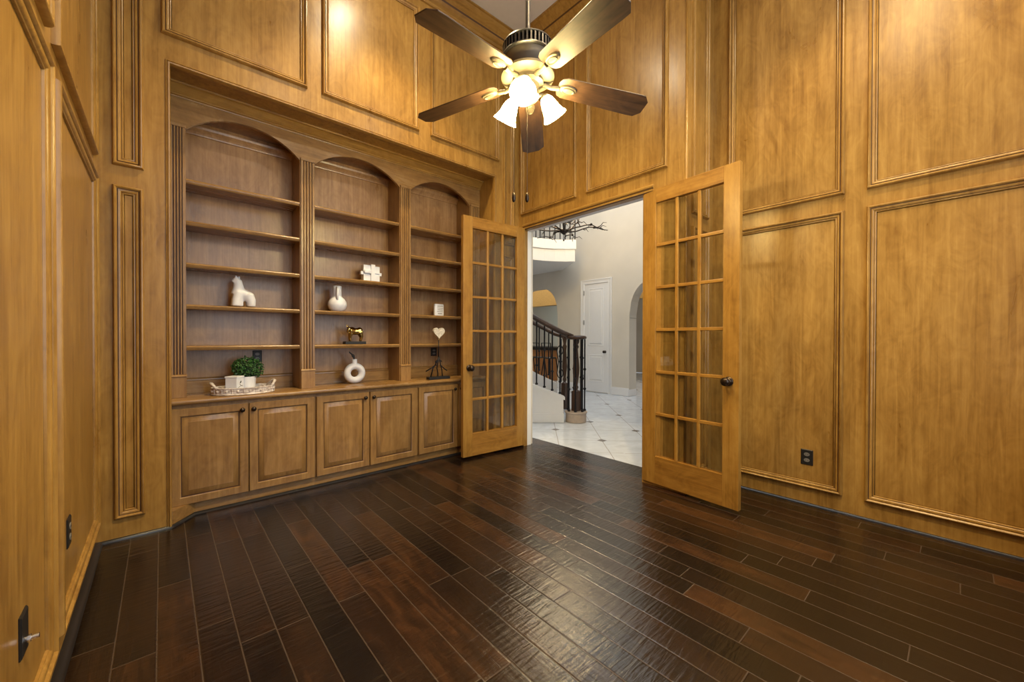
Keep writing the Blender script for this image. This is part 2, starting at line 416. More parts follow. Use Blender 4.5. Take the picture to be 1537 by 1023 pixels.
shoe('baseboard_left', [(XL, YK), (XL, YB)], .030, .018, 'black shoe moulding along the foot of the left wall')
shoe('baseboard_bookcase', [(XL, YB), (OX0+.004, YB), (OX0+.02, YB+.012), (.155, 3.286), (OX1, 3.286)], .014, .016, 'black shoe moulding along the bookcase wall and cabinet toes')
shoe('baseboard_right', [(XD, YR), (XR, YR), (XR, YK)], .010, .012, 'dark shoe moulding along the foot of the right wall')

# ------------------------------------------------------------------ base cabinets, worktop, bookcase
def raised_door(m_f, name, x0, x1, z0, z1, parent, knob_x):
    """frame-and-raised-panel cabinet door, front at y=3.255"""
    yf, t, st = 3.255, .020, .052
    P = lambda a, b, h: (a, yf-h, b)
    m = MB(); m.sweep_rect(P, x0, x1, z0, z1, [(0, -t), (0, -.003), (.003, 0), (st-.006, 0), (st-.004, -.003), (st-.001, -.004, 1), (st, -.011, 1), (st+.004, -.011)])
    m.sweep_rect(P, x0, x1, z0, z1, [(st+.004, -.011), (st+.006, -.009), (st+.034, -.003), (st+.036, -.001)])
    a0, a1, b0, b1 = x0+st+.036, x1-st-.036, z0+st+.036, z1-st-.036
    m.add([P(a0, b0, -.001), P(a1, b0, -.001), P(a1, b1, -.001), P(a0, b1, -.001)], [(0, 1, 2, 3)])
    m.add([P(x0, z0, -t), P(x1, z0, -t), P(x1, z1, -t), P(x0, z1, -t)], [(3, 2, 1, 0)])
    d = m.build(name, [m_f, GLAZE], parent, smooth='auto')
    K = Matrix.Translation((knob_x, yf, .655)) @ Matrix.Rotation(radians(90), 4, 'X')
    MB().lathe([(.006, 0), (.005, .010), (.011, .013), (.0155, .018), (.0155, .022), (.010, .027), (.0005, .029)], 20, K).build('knob', BRONZE, d, smooth=True)
    return d
CABS = [(.032, .876, (.036, .446), (.452, .868), 'base cabinet at the left end of the bookcase, above the angled toe'),
        (.876, 1.742, (.885, 1.293), (1.302, 1.729), 'middle base cabinet, under the ring vase'),
        (1.742, 2.546, (1.751, 2.169), (2.178, 2.540), 'base cabinet at the right end, half hidden by the left glazed door')]
for x0, x1, d1, d2, lab in CABS:
    c = thing('base_cabinet', ((x0+x1)/2, 3.45, 0), 'maple raised-panel ' + lab, 'cabinet', 'base cabinets under the bookcase')
    MB().box(x0, x1, 3.276, 3.655, .085, .722).build('carcass', W_CAB, c)
    if x0 < .1:
        pts = [(x0, 3.182), (x0+.014, 3.186), (.157, 3.290), (x1, 3.290), (x1, 3.31), (x0, 3.31)]
        MB().extrude([(x, y, 0) for x, y in pts], (0, 0, .085)).build('toe_board', W_CABX, c)
        MB().extrude([(x, y, .085) for x, y in [(x0, 3.25), (x0, 3.28), (.16, 3.29)]], (0, 0, .004)).build('corner_block', W_CABX, c)
    else:
        MB().box(x0, x1, 3.290, 3.31, 0, .085).build('toe_board', W_CABX, c)
    raised_door(W_CAB, 'door', *d1, .084, .697, c, d1[1]-.036)
    raised_door(W_CAB, 'door', *d2, .084, .697, c, d2[0]+.024)
wt = thing('worktop', (1.29, 3.45, .722), 'long maple worktop between the base cabinets and the bookcase', 'worktop')
pr = [(3.240, .727), (3.237, .733), (3.2365, .743), (3.240, .750), (3.246, .752), (3.655, .752), (3.655, .722), (3.246, .722)]
MB().prism_x(pr, OX0+.003, OX1-.003).build('slab', W_CABX, wt, smooth='auto')
bc = thing('bookcase', (1.29, 3.5, .752), 'built-in maple bookcase with three arched bays and fluted pilasters', 'bookcase')
YF = 3.405
BAYS = [(.121, .806), (.913, 1.634), (1.742, 2.418)]
MB().box(.033, 2.546, 3.655, 3.672, .7525, 2.74).build('back_panel', W_PLY, bc)
MB().box(.033, 2.546, YF+.02, 3.655, 2.70, 2.72).build('top_board', W_PLY, bc)
for a, b in ((.033, .121), (2.418, 2.546)): MB().box(a, b, YF+.02, 3.655, .7525, 2.70).build('side_panel', W_CAB, bc)
for a, b in ((.806, .913), (1.634, 1.742)): MB().box(a, b, YF, 3.655, .7525, 2.70).build('divider', W_CAB, bc, bevel=.002)
MB().box(.033, .121, YF, YF+.02, .7525, 2.70).build('face_stile', W_CAB, bc); MB().box(2.418, 2.546, YF, YF+.02, .7525, 2.70).build('face_stile', W_CAB, bc)
# pilasters: five reeds between cap and plinth
for a, b in ((.040, .119), (.813, .908), (1.641, 1.737), (2.424, 2.520)):
    m = MB(); n = 4; e = .014; w = (b-a-2*e)/n; pts = [(a, YF), (a, YF-.013), (a+e, YF-.013)]; mats = []
    m2 = MB()
    m2.box(a, a+e, YF-.013, YF, .90, 2.528); m2.box(b-e, b, YF-.013, YF, .90, 2.528)
    m2.box(a+e, b-e, YF-.004, YF, .90, 2.528, 1)
    nn = 3; rw = (b-a-2*e-(nn+1)*.0045)/nn
    for k in range(nn):
        x = a+e+.0045+k*(rw+.0045); sec = [(x, YF-.004), (x+.001, YF-.010), (x+rw*.3, YF-.0135), (x+rw*.7, YF-.0135), (x+rw-.001, YF-.010), (x+rw, YF-.004)]
        m2.extrude([(px, py, .90) for px, py in sec], (0, 0, 1.628))
    pil = m2.build('pilaster', [W_CAB, GLAZE], bc, smooth='auto')
    MB().box(a-.004, b+.004, YF-.020, YF, 2.527, 2.546).build('capital', W_CAB, pil, bevel=.003)
    p = MB().box(a-.002, b+.002, YF-.017, YF, .7525, .888)
    p.extrude([(a-.004, YF, .886), (a-.004, YF-.020, .888), (a-.005, YF-.023, .893), (a-.004, YF-.020, .899), (a-.002, YF-.015, .904), (a-.002, YF, .905)], (b-a+.008, 0, 0))
    p.build('plinth', W_CAB, pil, bevel=.002)
# arched valance
def arch_z(x):
    for a, b in BAYS:
        if a < x < b:
            c, hw, rise = (a+b)/2, (b-a)/2, .147
            R = (hw*hw+rise*rise)/(2*rise)
            return 2.527 + math.sqrt(max(R*R-(x-c)**2, 0)) - (R-rise)
    return 2.527
xs = [.033]
for a, b in BAYS: xs += [a+(b-a)*i/36 for i in range(37)]
xs.append(2.546); m = MB()
for i in range(len(xs)-1):
    x0, x1 = xs[i], xs[i+1]; e = 1e-6; z0, z1 = arch_z(x0+e), arch_z(x1-e)
    if i == 0 or i == len(xs)-2: z0 = z1 = 2.527
    y0, y1 = YF-.002, YF+.022
    vs = [(x0, y0, z0), (x1, y0, z1), (x1, y0, 2.75), (x0, y0, 2.75), (x0, y1, z0), (x1, y1, z1), (x1, y1, 2.75), (x0, y1, 2.75)]
    m.add(vs, [(0, 1, 2, 3), (5, 4, 7, 6), (4, 5, 1, 0)])
m.build('valance', W_CABX, bc)
pr = [(YF, 2.722), (YF-.008, 2.722), (YF-.010, 2.727), (YF-.007, 2.731), (YF-.014, 2.733), (YF-.017, 2.738), (YF-.015, 2.743), (YF-.024, 2.750), (YF-.040, 2.764),
      (YF-.052, 2.780), (YF-.060, 2.784), (YF-.069, 2.786), (YF-.070, 2.797), (YF, 2.797)]
MB().prism_x(pr, .033, 2.546).build('crown_moulding', W_X, bc, smooth='auto')
for a, b in BAYS:
    MB().prism_x([(3.655, 2.60), (3.647, 2.603), (3.645, 2.612), (3.638, 2.625), (3.622, 2.645), (3.618, 2.66), (3.655, 2.66)], a, b).build('inner_moulding', W_PLY, bc)
    MB().prism_x([(3.655, .7525), (3.640, .7525), (3.640, .838), (3.636, .842), (3.637, .850), (3.645, .858), (3.655, .860)], a, b).build('backsplash', W_CABX, bc)
    for z in (2.205, 1.928, 1.648, 1.370, 1.093):
        pr = [(3.654, z), (3.416, z), (3.411, z-.004), (3.4085, z-.010), (3.411, z-.016), (3.412, z-.024), (3.418, z-.030), (3.430, z-.030), (3.430, z-.022), (3.654, z-.022)]
        MB().prism_x(pr, a+.001, b-.001).build('shelf', W_CABX, bc, smooth='auto')

# ------------------------------------------------------------------ French doors
def french_door(name, W, loc, ang, flip, label, knob_z):
    """leaf along local +x from the hinge; visible face at local y=0, back at y=+.04"""
    T, Z0, Z1, st, g0, g1 = .040, .022, 2.305, .104, .236, 2.196
    d = bpy.data.objects.new(name, None); COL.objects.link(d); d.location = loc
    d.rotation_euler = (0, 0, ang); struct(d, label, 'door')
    s = flip
    def bx(m, x0, x1, y0, y1, z0, z1): return m.box(x0, x1, min(y0*s, y1*s), max(y0*s, y1*s), z0, z1)
    for x in (0, W-st): bx(MB(), x, x+st, 0, T, Z0, Z1).build('stile', W_DOOR, d, bevel=.002, local=True)
    bx(MB(), st, W-st, 0, T, Z0, g0).build('bottom_rail', W_DOORX, d, bevel=.002, local=True)
    bx(MB(), st, W-st, 0, T, g1, Z1).build('top_rail', W_DOORX, d, bevel=.002, local=True)
    gw = W-2*st; mw = .024
    for k in (1, 2):
        x = st+gw*k/3; bx(MB(), x-mw/2, x+mw/2, .006, T-.006, g0, g1).build('muntin', W_DOOR, d, bevel=.004, local=True)
    for k in range(1, 6):
        z = g0+(g1-g0)*k/6; bx(MB(), st, W-st, .007, T-.007, z-mw/2, z+mw/2).build('muntin', W_DOORX, d, bevel=.004, local=True)
    for c in range(3):
        for r in range(6):
            x0 = st+gw*c/3; z0 = g0+(g1-g0)*r/6
            bx(MB(), x0+.012, x0+gw/3-.012, .019, .021, z0+.012, z0+(g1-g0)/6-.012).build('pane', GLASS, d, local=True)
    for sd in (1, -1):
        y = (0 if sd == 1 else T)*s
        K = Matrix.Translation((W-.065, y, knob_z)) @ Matrix.Rotation(radians(90)*s*sd, 4, 'X')
        MB().lathe([(.031, 0), (.031, .004), (.026, .008), (.012, .010), (.011, .024), (.016, .030), (.026, .038), (.029, .048), (.027, .058), (.018, .066), (.0005, .069)], 28, K).build('door_knob', BRONZE, d, smooth=True, local=True)
    return d
a = math.atan2(.95-1.667, 2.810-2.872)
french_door('door_1', .720, (2.872, 1.667, 0), a, 1, 'right-hand glazed double door, swung open against the right wall', .865)
a = math.atan2(3.082-3.040, 2.112-2.866)
french_door('door_2', .752, (2.866, 3.040, 0), a, -1, 'left-hand glazed double door, swung open across the bookcase end', .865)

# ------------------------------------------------------------------ ceiling fan
FX, FY = 1.431, 1.499
fan = thing('ceiling_fan', (FX, FY, 2.45), 'five-blade bronze ceiling fan with three lit glass shades', 'ceiling fan')
c0 = Vector((FX, FY, 0))
def T3(x, y, z): return Matrix.Translation((FX+x, FY+y, z))
MB().lathe([(.013, 2.68), (.013, 4.19)], 16, T3(0, 0, 0)).build('downrod', PEWTER, fan, smooth='auto')
MB().lathe([(.02, 4.14), (.055, 4.16), (.07, 4.20), (.072, 4.25)], 24, T3(0, 0, 0)).build('canopy', PEWTER, fan, smooth='auto')
MB().lathe([(.022, 2.73), (.026, 2.70), (.028, 2.678), (.10, 2.674), (.128, 2.664), (.132, 2.655), (.10, 2.652), (.10, 2.61), (.132, 2.607), (.134, 2.600), (.125, 2.594)], 40, T3(0, 0, 0)).build('motor_housing', PEWTER, fan, smooth='auto')
m = MB()
for k in range(40):
    a = 2*pi*k/40; R = Matrix.Translation((FX, FY, 0)) @ Matrix.Rotation(a, 4, 'Z')
    vs = [R @ Vector(v) for v in [(x, y, z) for z in (2.608, 2.654) for y in (-.004, .004) for x in (.112, .130)]]
    m.add(vs, [(0, 2, 3, 1), (4, 5, 7, 6), (0, 1, 5, 4), (2, 6, 7, 3), (0, 4, 6, 2), (1, 3, 7, 5)])
m.build('vent_fins', PEWTER, fan)
MB().lathe([(.122, 2.596), (.124, 2.588), (.112, 2.560), (.094, 2.535), (.118, 2.526), (.138, 2.512), (.138, 2.500), (.120, 2.490), (.075, 2.486)], 40, T3(0, 0, 0)).build('motor_bowl', FANMET, fan, smooth='auto')
MB().lathe([(.080, 2.490), (.082, 2.470), (.060, 2.462), (.052, 2.440), (.058, 2.425), (.060, 2.405), (.050, 2.390), (.030, 2.378), (.016, 2.372), (.014, 2.362), (.0005, 2.358)], 32, T3(0, 0, 0)).build('light_fitter', FANMET, fan, smooth='auto')
PHI = radians(42.9)
blade_outline = [(.165, -.030), (.175, -.052), (.20, -.064), (.30, -.067), (.60, -.074), (.640, -.073), (.672, -.038), (.672, .038), (.640, .073), (.60, .074), (.30, .067), (.20, .064), (.175, .052), (.165, .030)]
bm_ = MB().extrude([(x, y, -.003) for x, y in blade_outline], (0, 0, .006))
bl0 = None
for k in range(5):
    if bl0 is None:
        b = bm_.build('blade', BLADE, fan, bevel=.0015, local=True)
        ir = MB().tube([(.085, 0, -.010), (.13, 0, -.018), (.17, 0, -.010)], [.013, .011, .012], 10)
        ir.lathe([(.0005, -.016), (.6, -.0155), (.9, -.011), (1.0, -.004)], 28, Matrix.Translation((.222, 0, 0)) @ Matrix.Diagonal((.050, .027, 1, 1)))
        ir.lathe([(.55, -.015), (.62, -.0185), (.7, -.015)], 28, Matrix.Translation((.222, 0, 0)) @ Matrix.Diagonal((.050, .027, 1, 1)), cap=False)
        irn = ir.build('blade_bracket', FANMET, b, smooth='auto', local=True)
        bl0 = b
    else:
        b = bl0.copy(); COL.objects.link(b); b.parent = fan
        ch = irn.copy(); COL.objects.link(ch); ch.parent = b
    b.matrix_local = Matrix.Translation((0, 0, .045)) @ Matrix.Rotation(PHI+k*2*pi/5, 4, 'Z') @ Matrix.Rotation(radians(5.2), 4, 'Y') @ Matrix.Rotation(radians(-11), 4, 'X')
bell = [(.020, 0), (.026, -.006), (.034, -.020), (.041, -.045), (.046, -.070), (.054, -.092), (.066, -.112), (.063, -.112), (.051, -.090), (.043, -.068), (.038, -.044), (.031, -.020), (.018, -.006)]
for ang in (218, 98, -21):
    a = radians(ang); dx, dy = cos(a), sin(a)
    M = T3(.098*dx, .098*dy, 2.425) @ Matrix.Rotation(a, 4, 'Z') @ Matrix.Rotation(radians(-33), 4, 'Y')
    sh = MB().lathe(bell, 32, M, cap=False).build('lamp_shade', SHADE, fan, smooth=True)
    MB().tube([(FX+.045*dx, FY+.045*dy, 2.415), (FX+.075*dx, FY+.075*dy, 2.432), (FX+.098*dx, FY+.098*dy, 2.428)], .010, 10).lathe([(.012, .012), (.021, .006), (.023, -.008), (.018, -.012)], 20, M).build('lamp_arm', FANMET, fan, smooth='auto')
for lx, ly in ((-.052, .049), (.002, .005)):
    x, y = FX+lx, FY+ly
    ch = MB().tube([(x, y, 2.40), (x, y, 1.905)], .0014, 6).build('pull_chain', BRONZE, fan)
    MB().lathe([(.002, .028), (.006, .024), (.0095, .010), (.0105, -.004), (.007, -.018), (.0005, -.024)], 16, Matrix.Translation((x, y, 1.882))).build('fob', BRONZE, ch, smooth=True)

CAN = emit_mat('recessed_lamp_lens', (1, .82, .55), 240)
for cx_, cy_, lab, pw in ((1.29, 2.30, 'nearest the bookcase', 135), (1.14, .33, 'between the two windows', 200), (2.35, .20, 'added as fill near the right wall', 130)):  # the last one is an extra lamp, added to brighten the right wall
    rc = thing('recessed_light', (cx_, cy_, ZC), 'round recessed ceiling light ' + lab, 'ceiling light', 'recessed lights')
    MB().lathe([(.075, ZC), (.095, ZC-.001), (.095, ZC-.006), (.078, ZC-.008), (.072, ZC-.002)], 32, Matrix.Translation((cx_, cy_, 0)), cap=False).build('trim_ring', PAINT, rc, smooth='auto')
    MB().lathe([(.0005, ZC-.003), (.074, ZC-.003)], 32, Matrix.Translation((cx_, cy_, 0)), cap=False).build('lens', CAN, rc)
    sl = bpy.data.lights.new('recessed_lamp', 'SPOT'); sl.energy = pw; sl.color = (1, .74, .36); sl.spot_size = radians(104); sl.spot_blend = .45; sl.shadow_soft_size = .06
    so = bpy.data.objects.new('recessed_lamp', sl); COL.objects.link(so); so.location = (cx_, cy_, ZC-.02)

# ------------------------------------------------------------------ outlets
def outlet(name, P, a, z, w, h, label, cat='outlet', detail='duplex'):
    m = MB()
    o = bpy.data.objects.new(name, None); COL.objects.link(o); o.location = P(a, z, 0); tag(o, label, cat)
    MB().sweep_rect(P, a-w/2, a+w/2, z-h/2, z+h/2, [(0, 0), (0, .003), (.004, .006)]).add([P(a-w/2+.004, z-h/2+.004, .006), P(a+w/2-.004, z-h/2+.004, .006), P(a+w/2-.004, z+h/2-.004, .006), P(a-w/2+.004, z+h/2-.004, .006)], [(0, 1, 2, 3)]).build('cover_plate', BLACK, o)
    if detail == 'duplex':
        for s in (-1, 1):
            pts = [(a+.0165*cos(t*pi/8)*w/.07, z+s*h*.19+.0135*sin(t*pi/8)*h/.115) for t in range(16)]
            mm = MB(); n = len(pts); d = Vector(P(0, 0, .0085))-Vector(P(0, 0, .006))
            mm.extrude([P(x, y, .006) for x, y in pts], d)
            f = mm.build('socket', GREYP, o)
            q = MB()
            for sx in (-.006, .006):
                q.extrude([P(a+sx-.001, z+s*h*.19-.004, .0085), P(a+sx+.001, z+s*h*.19-.004, .0085), P(a+sx+.001, z+s*h*.19+.004, .0085), P(a+sx-.001, z+s*h*.19+.004, .0085)], d*.2)
            q.build('slot', BLACK, f)
    elif detail == 'coax':
        mm = MB().tube([P(a, z-.018, .004), P(a, z-.018, .030)], .0065, 10); mm.tube([P(a, z-.018, .010), P(a, z-.018, .016)], .010, 6)
        mm.build('cable_socket', SILVER, o, smooth='auto')
    return o
PBK = lambda a, b, h: (a, 3.655-h, b)
outlet('electrical_outlet', PR, .698, .327, .070, .106, 'black electrical outlet low on the right wall beside the right door')
outlet('electrical_outlet', PL, 2.310, .388, .072, .112, 'black electrical outlet on the left wall nearer the bookcase corner')
outlet('cable_outlet', PL, 1.630, .370, .072, .112, 'black cable wall plate with silver socket low on the left wall, nearest camera', detail='coax')
outlet('electrical_outlet', PBK, .560, 1.003, .062, .092, 'dark electrical outlet behind the green plant in the left bay')
outlet('electrical_outlet', PBK, 2.135, 1.003, .070, .085, 'dark electrical outlet behind the heart sculpture in the right bay')

# ------------------------------------------------------------------ objects on the shelves
# abstract white horse
Y0 = 3.50; zt = 1.370
m = MB()
hp = lambda x, z, y=0: (x, Y0+y, z)
for dy in (-.022, .022):
    m.tube([hp(.404, zt+.007, dy), hp(.406, zt+.05, dy), hp(.425, zt+.105, dy*.6)], [.031, .029, .036], 12)
    m.tube([hp(.434, zt+.007, dy*.8), hp(.432, zt+.05, dy*.8), hp(.430, zt+.095, dy*.6)], [.016, .017, .026], 12)
    m.tube([hp(.497, zt+.007, dy), hp(.497, zt+.045, dy), hp(.478, zt+.088, dy*.6)], [.027, .031, .040], 12)
m.ball(hp(.478, zt+.082), (.042, .046, .042)); m.ball(hp(.450, zt+.096), (.040, .044, .036))
m.tube([hp(.416, zt+.095), hp(.442, zt+.098), hp(.474, zt+.082)], [.043, .042, .042], 14)
m.tube([hp(.418, zt+.095), hp(.421, zt+.14), hp(.418, zt+.18), hp(.416, zt+.20)], [.045, .036, .028, .025], 14)
m.tube([hp(.420, zt+.205), hp(.403, zt+.196), hp(.388, zt+.178)], [.024, .021, .016], 12)
for dy, dx in ((-.013, -.010), (.013, .008)): m.tube([hp(.416+dx, zt+.212, dy), hp(.417+dx*1.4, zt+.231, dy)], [.010, .008], 8)
hs = m.build('horse_figurine', WHITEM); tag(hs, 'white abstract horse figurine on the left bay shelf', 'figurine'); remesh(hs, .005, 9)
# white bottle vase with a strap handle
vs = thing('bottle_vase', (1.115, 3.50, 1.370), 'white round bottle vase with tall neck on the middle bay shelf', 'vase')
MB().lathe([(.030, 1.3705), (.045, 1.374), (.066, 1.395), (.075, 1.425), (.072, 1.452), (.058, 1.477), (.040, 1.494), (.034, 1.505), (.033, 1.55), (.034, 1.585), (.030, 1.588), (.028, 1.58), (.028, 1.50)], 40, Matrix.Translation((1.115, 3.5, 0)), cap=False).build('body', WHITEC, vs, smooth=True)
MB().tube([(1.107, 3.470, 1.578), (1.104, 3.452, 1.575), (1.100, 3.440, 1.55), (1.098, 3.437, 1.51), (1.098, 3.440, 1.468)], [.007, .008, .008, .008, .009], 10).build('handle', WHITEC, vs, smooth=True)
# interlocking white block sculpture
cr = MB(); z0 = 1.6485
cr.box(1.330, 1.392, 3.475, 3.540, z0, z0+.062).box(1.330, 1.392, 3.475, 3.540, z0+.085, z0+.146)
cr.box(1.392, 1.430, 3.462, 3.555, z0, z0+.152)
cr.box(1.430, 1.476, 3.475, 3.540, z0, z0+.062).box(1.430, 1.476, 3.475, 3.540, z0+.075, z0+.140)
cr.box(1.312, 1.500, 3.490, 3.525, z0+.060, z0+.088).box(1.335, 1.400, 3.462, 3.475, z0+.072, z0+.100)
tag(cr.build('block_sculpture', WHITEM, bevel=.0025), 'white interlocking block sculpture on the middle bay shelf', 'sculpture')
# brass bull on a black base
bl = thing('bull_sculpture', (1.255, 3.49, 1.093), 'brass bull sculpture on a black base in the middle bay', 'sculpture')
MB().box(1.168, 1.345, 3.455, 3.525, 1.0935, 1.118).build('base', BLKST, bl, bevel=.002)
m = MB(); bp = lambda x, z, y=0: (x, 3.49+y, z)
m.tube([bp(1.215, 1.208), bp(1.250, 1.203), bp(1.285, 1.206), bp(1.308, 1.212)], [.034, .029, .030, .032], 14)
m.ball(bp(1.232, 1.222), (.030, .018, .022)); m.ball(bp(1.300, 1.222), (.022, .018, .018))
for dy in (-.012, .012):
    m.tube([bp(1.222, 1.19, dy), bp(1.216, 1.15, dy), bp(1.220, 1.119, dy)], [.019, .0095, .0075], 10)
    m.tube([bp(1.300, 1.20, dy), bp(1.314, 1.155, dy), bp(1.305, 1.119, dy)], [.026, .013, .0075], 10)
m.tube([bp(1.222, 1.222), bp(1.205, 1.222), bp(1.198, 1.195)], [.018, .015, .010], 12)
for dy in (-1, 1): m.tube([bp(1.208, 1.228, dy*.006), bp(1.200, 1.245, dy*.018), bp(1.194, 1.268, dy*.022)], [.006, .005, .0022], 8)
m.tube([bp(1.318, 1.228), bp(1.329, 1.21), bp(1.326, 1.165)], [.005, .0035, .003], 8)
bb = m.build('bull', GOLD, bl); remesh(bb, .0032, 3)
# ring vase with a twig
rv = thing('ring_vase', (1.258, 3.50, .752), 'white ring-shaped vase on the worktop in the middle bay', 'vase')
m = MB(); cx, cz = 1.259, .842; n = 40; vsv = []; fs = []
for i in range(n):
    a = 2*pi*i/n
    for k in range(14):
        w = 2*pi*k/14; r = .063+.029*cos(w)
        vsv.append((cx+r*cos(a), 3.50+.034*sin(w), max(cz+r*sin(a)*.97, .7535)))
for i in range(n):
    for k in range(14): fs.append((i*14+k, ((i+1) % n)*14+k, ((i+1) % n)*14+(k+1) % 14, i*14+(k+1) % 14))
m.add(vsv, fs); m.build('body', WHITEM, rv, smooth=True)
MB().lathe([(.030, .918), (.022, .930), (.0205, .955), (.022, .963), (.015, .963), (.014, .94)], 24, Matrix.Translation((cx, 3.5, 0)), cap=False).build('neck', WHITEM, rv, smooth=True)
tw = MB().tube([(cx, 3.50, .94), (cx-.004, 3.50, .975), (cx-.018, 3.502, .990), (cx-.022, 3.50, 1.005), (cx-.040, 3.498, 1.020), (cx-.046, 3.498, 1.030)], [.007, .008, .007, .006, .006, .004], 8)
tw.tube([(cx-.004, 3.5, .97), (cx-.002, 3.505, .995), (cx-.012, 3.505, 1.005)], [.006, .005, .003], 8)
tag(tw.build('dried_twig', BLACK, smooth=True), 'short dark twig standing in the white ring vase', 'twig')
# lettered white block
sg = thing('block_sign', (2.095, 3.49, 1.370), 'small white lettered block sign on the right bay shelf', 'sign')
MB().box(2.045, 2.150, 3.475, 3.51, 1.3705, 1.492).build('block', WHITEM, sg, bevel=.010)
m = MB()
for z, x0, x1, h in ((1.468, 2.072, 2.138, .008), (1.450, 2.070, 2.140, .006), (1.432, 2.075, 2.136, .007), (1.414, 2.070, 2.140, .006), (1.394, 2.078, 2.128, .009)):
    x = x0
    while x < x1-.004:
        w = random.uniform(.003, .007); m.box(x, min(x+w, x1), 3.4742, 3.4752, z-h/2, z+h/2); x += w+.0022
m.build('lettering', GREYP, sg)
# heart on branching legs
ht = thing('heart_sculpture', (2.003, 3.335, .752), 'cream heart on a dark branching stand, worktop in the right bay', 'sculpture')
MB().box(1.885, 2.115, 3.305, 3.365, .7525, .778).build('base', BLKST, ht, bevel=.002)
hq = lambda x, z, y=0: (x, 3.335+y, z)
m = MB()
m.tube([hq(2.003, 1.150), hq(2.002, 1.06), hq(2.000, .965)], [.0045, .0045, .0055], 8)
for pts in ([(2.000, .97), (1.975, .91), (1.945, .86), (1.922, .777)], [(2.001, .97), (2.020, .89), (2.040, .84), (2.052, .777)], [(2.000, .96), (1.99, .90), (1.985, .86), (1.998, .82), (2.0, .777)], [(1.965, .888), (1.93, .862), (1.872, .832)], [(2.022, .885), (2.055, .858), (2.096, .830)], [(1.985, .935), (1.965, .925), (1.975, .885)], [(2.008, .935), (2.03, .922)]):
    m.tube([hq(x, z, .012*sin(9*x*z)) for x, z in pts], [.0055]*len(pts), 8)
m.build('stand', IRON, ht, smooth=True)
hv = []
for i in range(28):
    t = 2*pi*i/28; hv.append((2.003+.0615*sin(t)**3, 3.322, 1.202+.0038*(13*cos(t)-5*cos(2*t)-2*cos(3*t)-cos(4*t))))
MB().extrude(hv, (0, .026, 0)).build('heart', plain('cream_crackled_stone', (.62, .57, .48), .5, var=.25, scale=60), ht, bevel=.006)
MB().lathe([(.005, 1.125), (.008, 1.135), (.006, 1.15), (.004, 1.158)], 12, Matrix.Translation((2.003, 3.335, 0))).build('ferrule', GOLD, ht, smooth=True)
# carved tray
tr = thing('serving_tray', (.440, 3.405, .752), 'oval whitewashed carved tray with scroll handles, left end of worktop', 'tray')
E_ = lambda a, b, z, n=48: [(.440+a*cos(2*pi*i/n), 3.405+b*sin(2*pi*i/n), z) for i in range(n)]
def loft(m, rings, close=False):
    n = len(rings[0])
    for r in range(len(rings)-1):
        m.add(rings[r]+rings[r+1], [(i, (i+1) % n, n+(i+1) % n, n+i) for i in range(n)])
    return m
m = loft(MB(), [E_(.186, .140, .7525), E_(.192, .146, .757), E_(.190, .144, .762), E_(.186, .140, .766), E_(.188, .142, .795), E_(.192, .146, .799), E_(.190, .144, .803), E_(.182, .136, .803), E_(.178, .132, .79), E_(.176, .130, .764)])
m.add(E_(.176, .130, .764), [tuple(range(48))]); m.add(E_(.186, .140, .7525), [tuple(range(47, -1, -1))])
for i in range(34):
    a = 2*pi*i/34
    if i % 2: m.tube([(.440+.187*cos(a), 3.405+.141*sin(a), .767), (.440+.1885*cos(a), 3.405+.1425*sin(a), .795)], .004, 6)
    else: m.ball((.440+.187*cos(a), 3.405+.141*sin(a), .781), (.009, .009, .010), 8)
m.build('tray_body', TRAYM, tr, smooth='auto')
for s in (-1, 1):
    x = .440+s*.187
    MB().tube([(x-s*.028, 3.335, .797), (x-s*.012, 3.350, .815), (x-s*.004, 3.368, .828), (x+s*.004, 3.385, .832), (x+s*.004, 3.425, .832), (x-s*.004, 3.442, .828), (x-s*.012, 3.46, .815), (x-s*.028, 3.475, .797)], [.010, .008, .010, .009, .009, .010, .008, .010], 10).build('handle', TRAYM, tr, smooth=True)
# potted boxwood ball
pp = thing('potted_plant', (.468, 3.435, .764), 'round green boxwood ball in a white pot on the tray', 'plant')
MB().lathe([(.040, .7645), (.048, .768), (.053, .80), (.056, .858), (.057, .868), (.052, .868), (.048, .85)], 32, Matrix.Translation((.462, 3.435, 0)), cap=False).build('pot', WHITEC, pp, smooth='auto')
m = MB(); rnd = random.Random(3); cc = Vector((.470, 3.452, .925))
for i in range(1000):
    z = rnd.uniform(-.75, 1); a = rnd.uniform(0, 2*pi); r = math.sqrt(max(0, 1-z*z)); nrm = Vector((r*cos(a), r*sin(a), z))
    p = cc + Vector((nrm.x*.092, nrm.y*.088, nrm.z*.078))*rnd.uniform(.72, 1.02)
    t = nrm.cross(Vector((rnd.uniform(-1, 1), rnd.uniform(-1, 1), rnd.uniform(-1, 1)))).normalized(); t = (t+nrm*rnd.uniform(.1, 1.1)).normalized()
    w = t.cross(nrm).normalized(); L_ = rnd.uniform(.014, .025); wd_ = L_*.27
    k = nrm*L_*.22
    m.add([p, p+t*L_*.5+w*wd_+k, p+t*L_, p+t*L_*.5-w*wd_+k, p+t*L_*.5+k*1.6], [(0, 1, 4), (1, 2, 4), (2, 3, 4), (3, 0, 4)])
fo = m.build('foliage', LEAF, pp)
MB().ball((.470, 3.452, .915), (.070, .066, .055), 16).build('leaf_core', plain('dark_leaf_core', (.006, .03, .006), .8), pp, smooth=True)
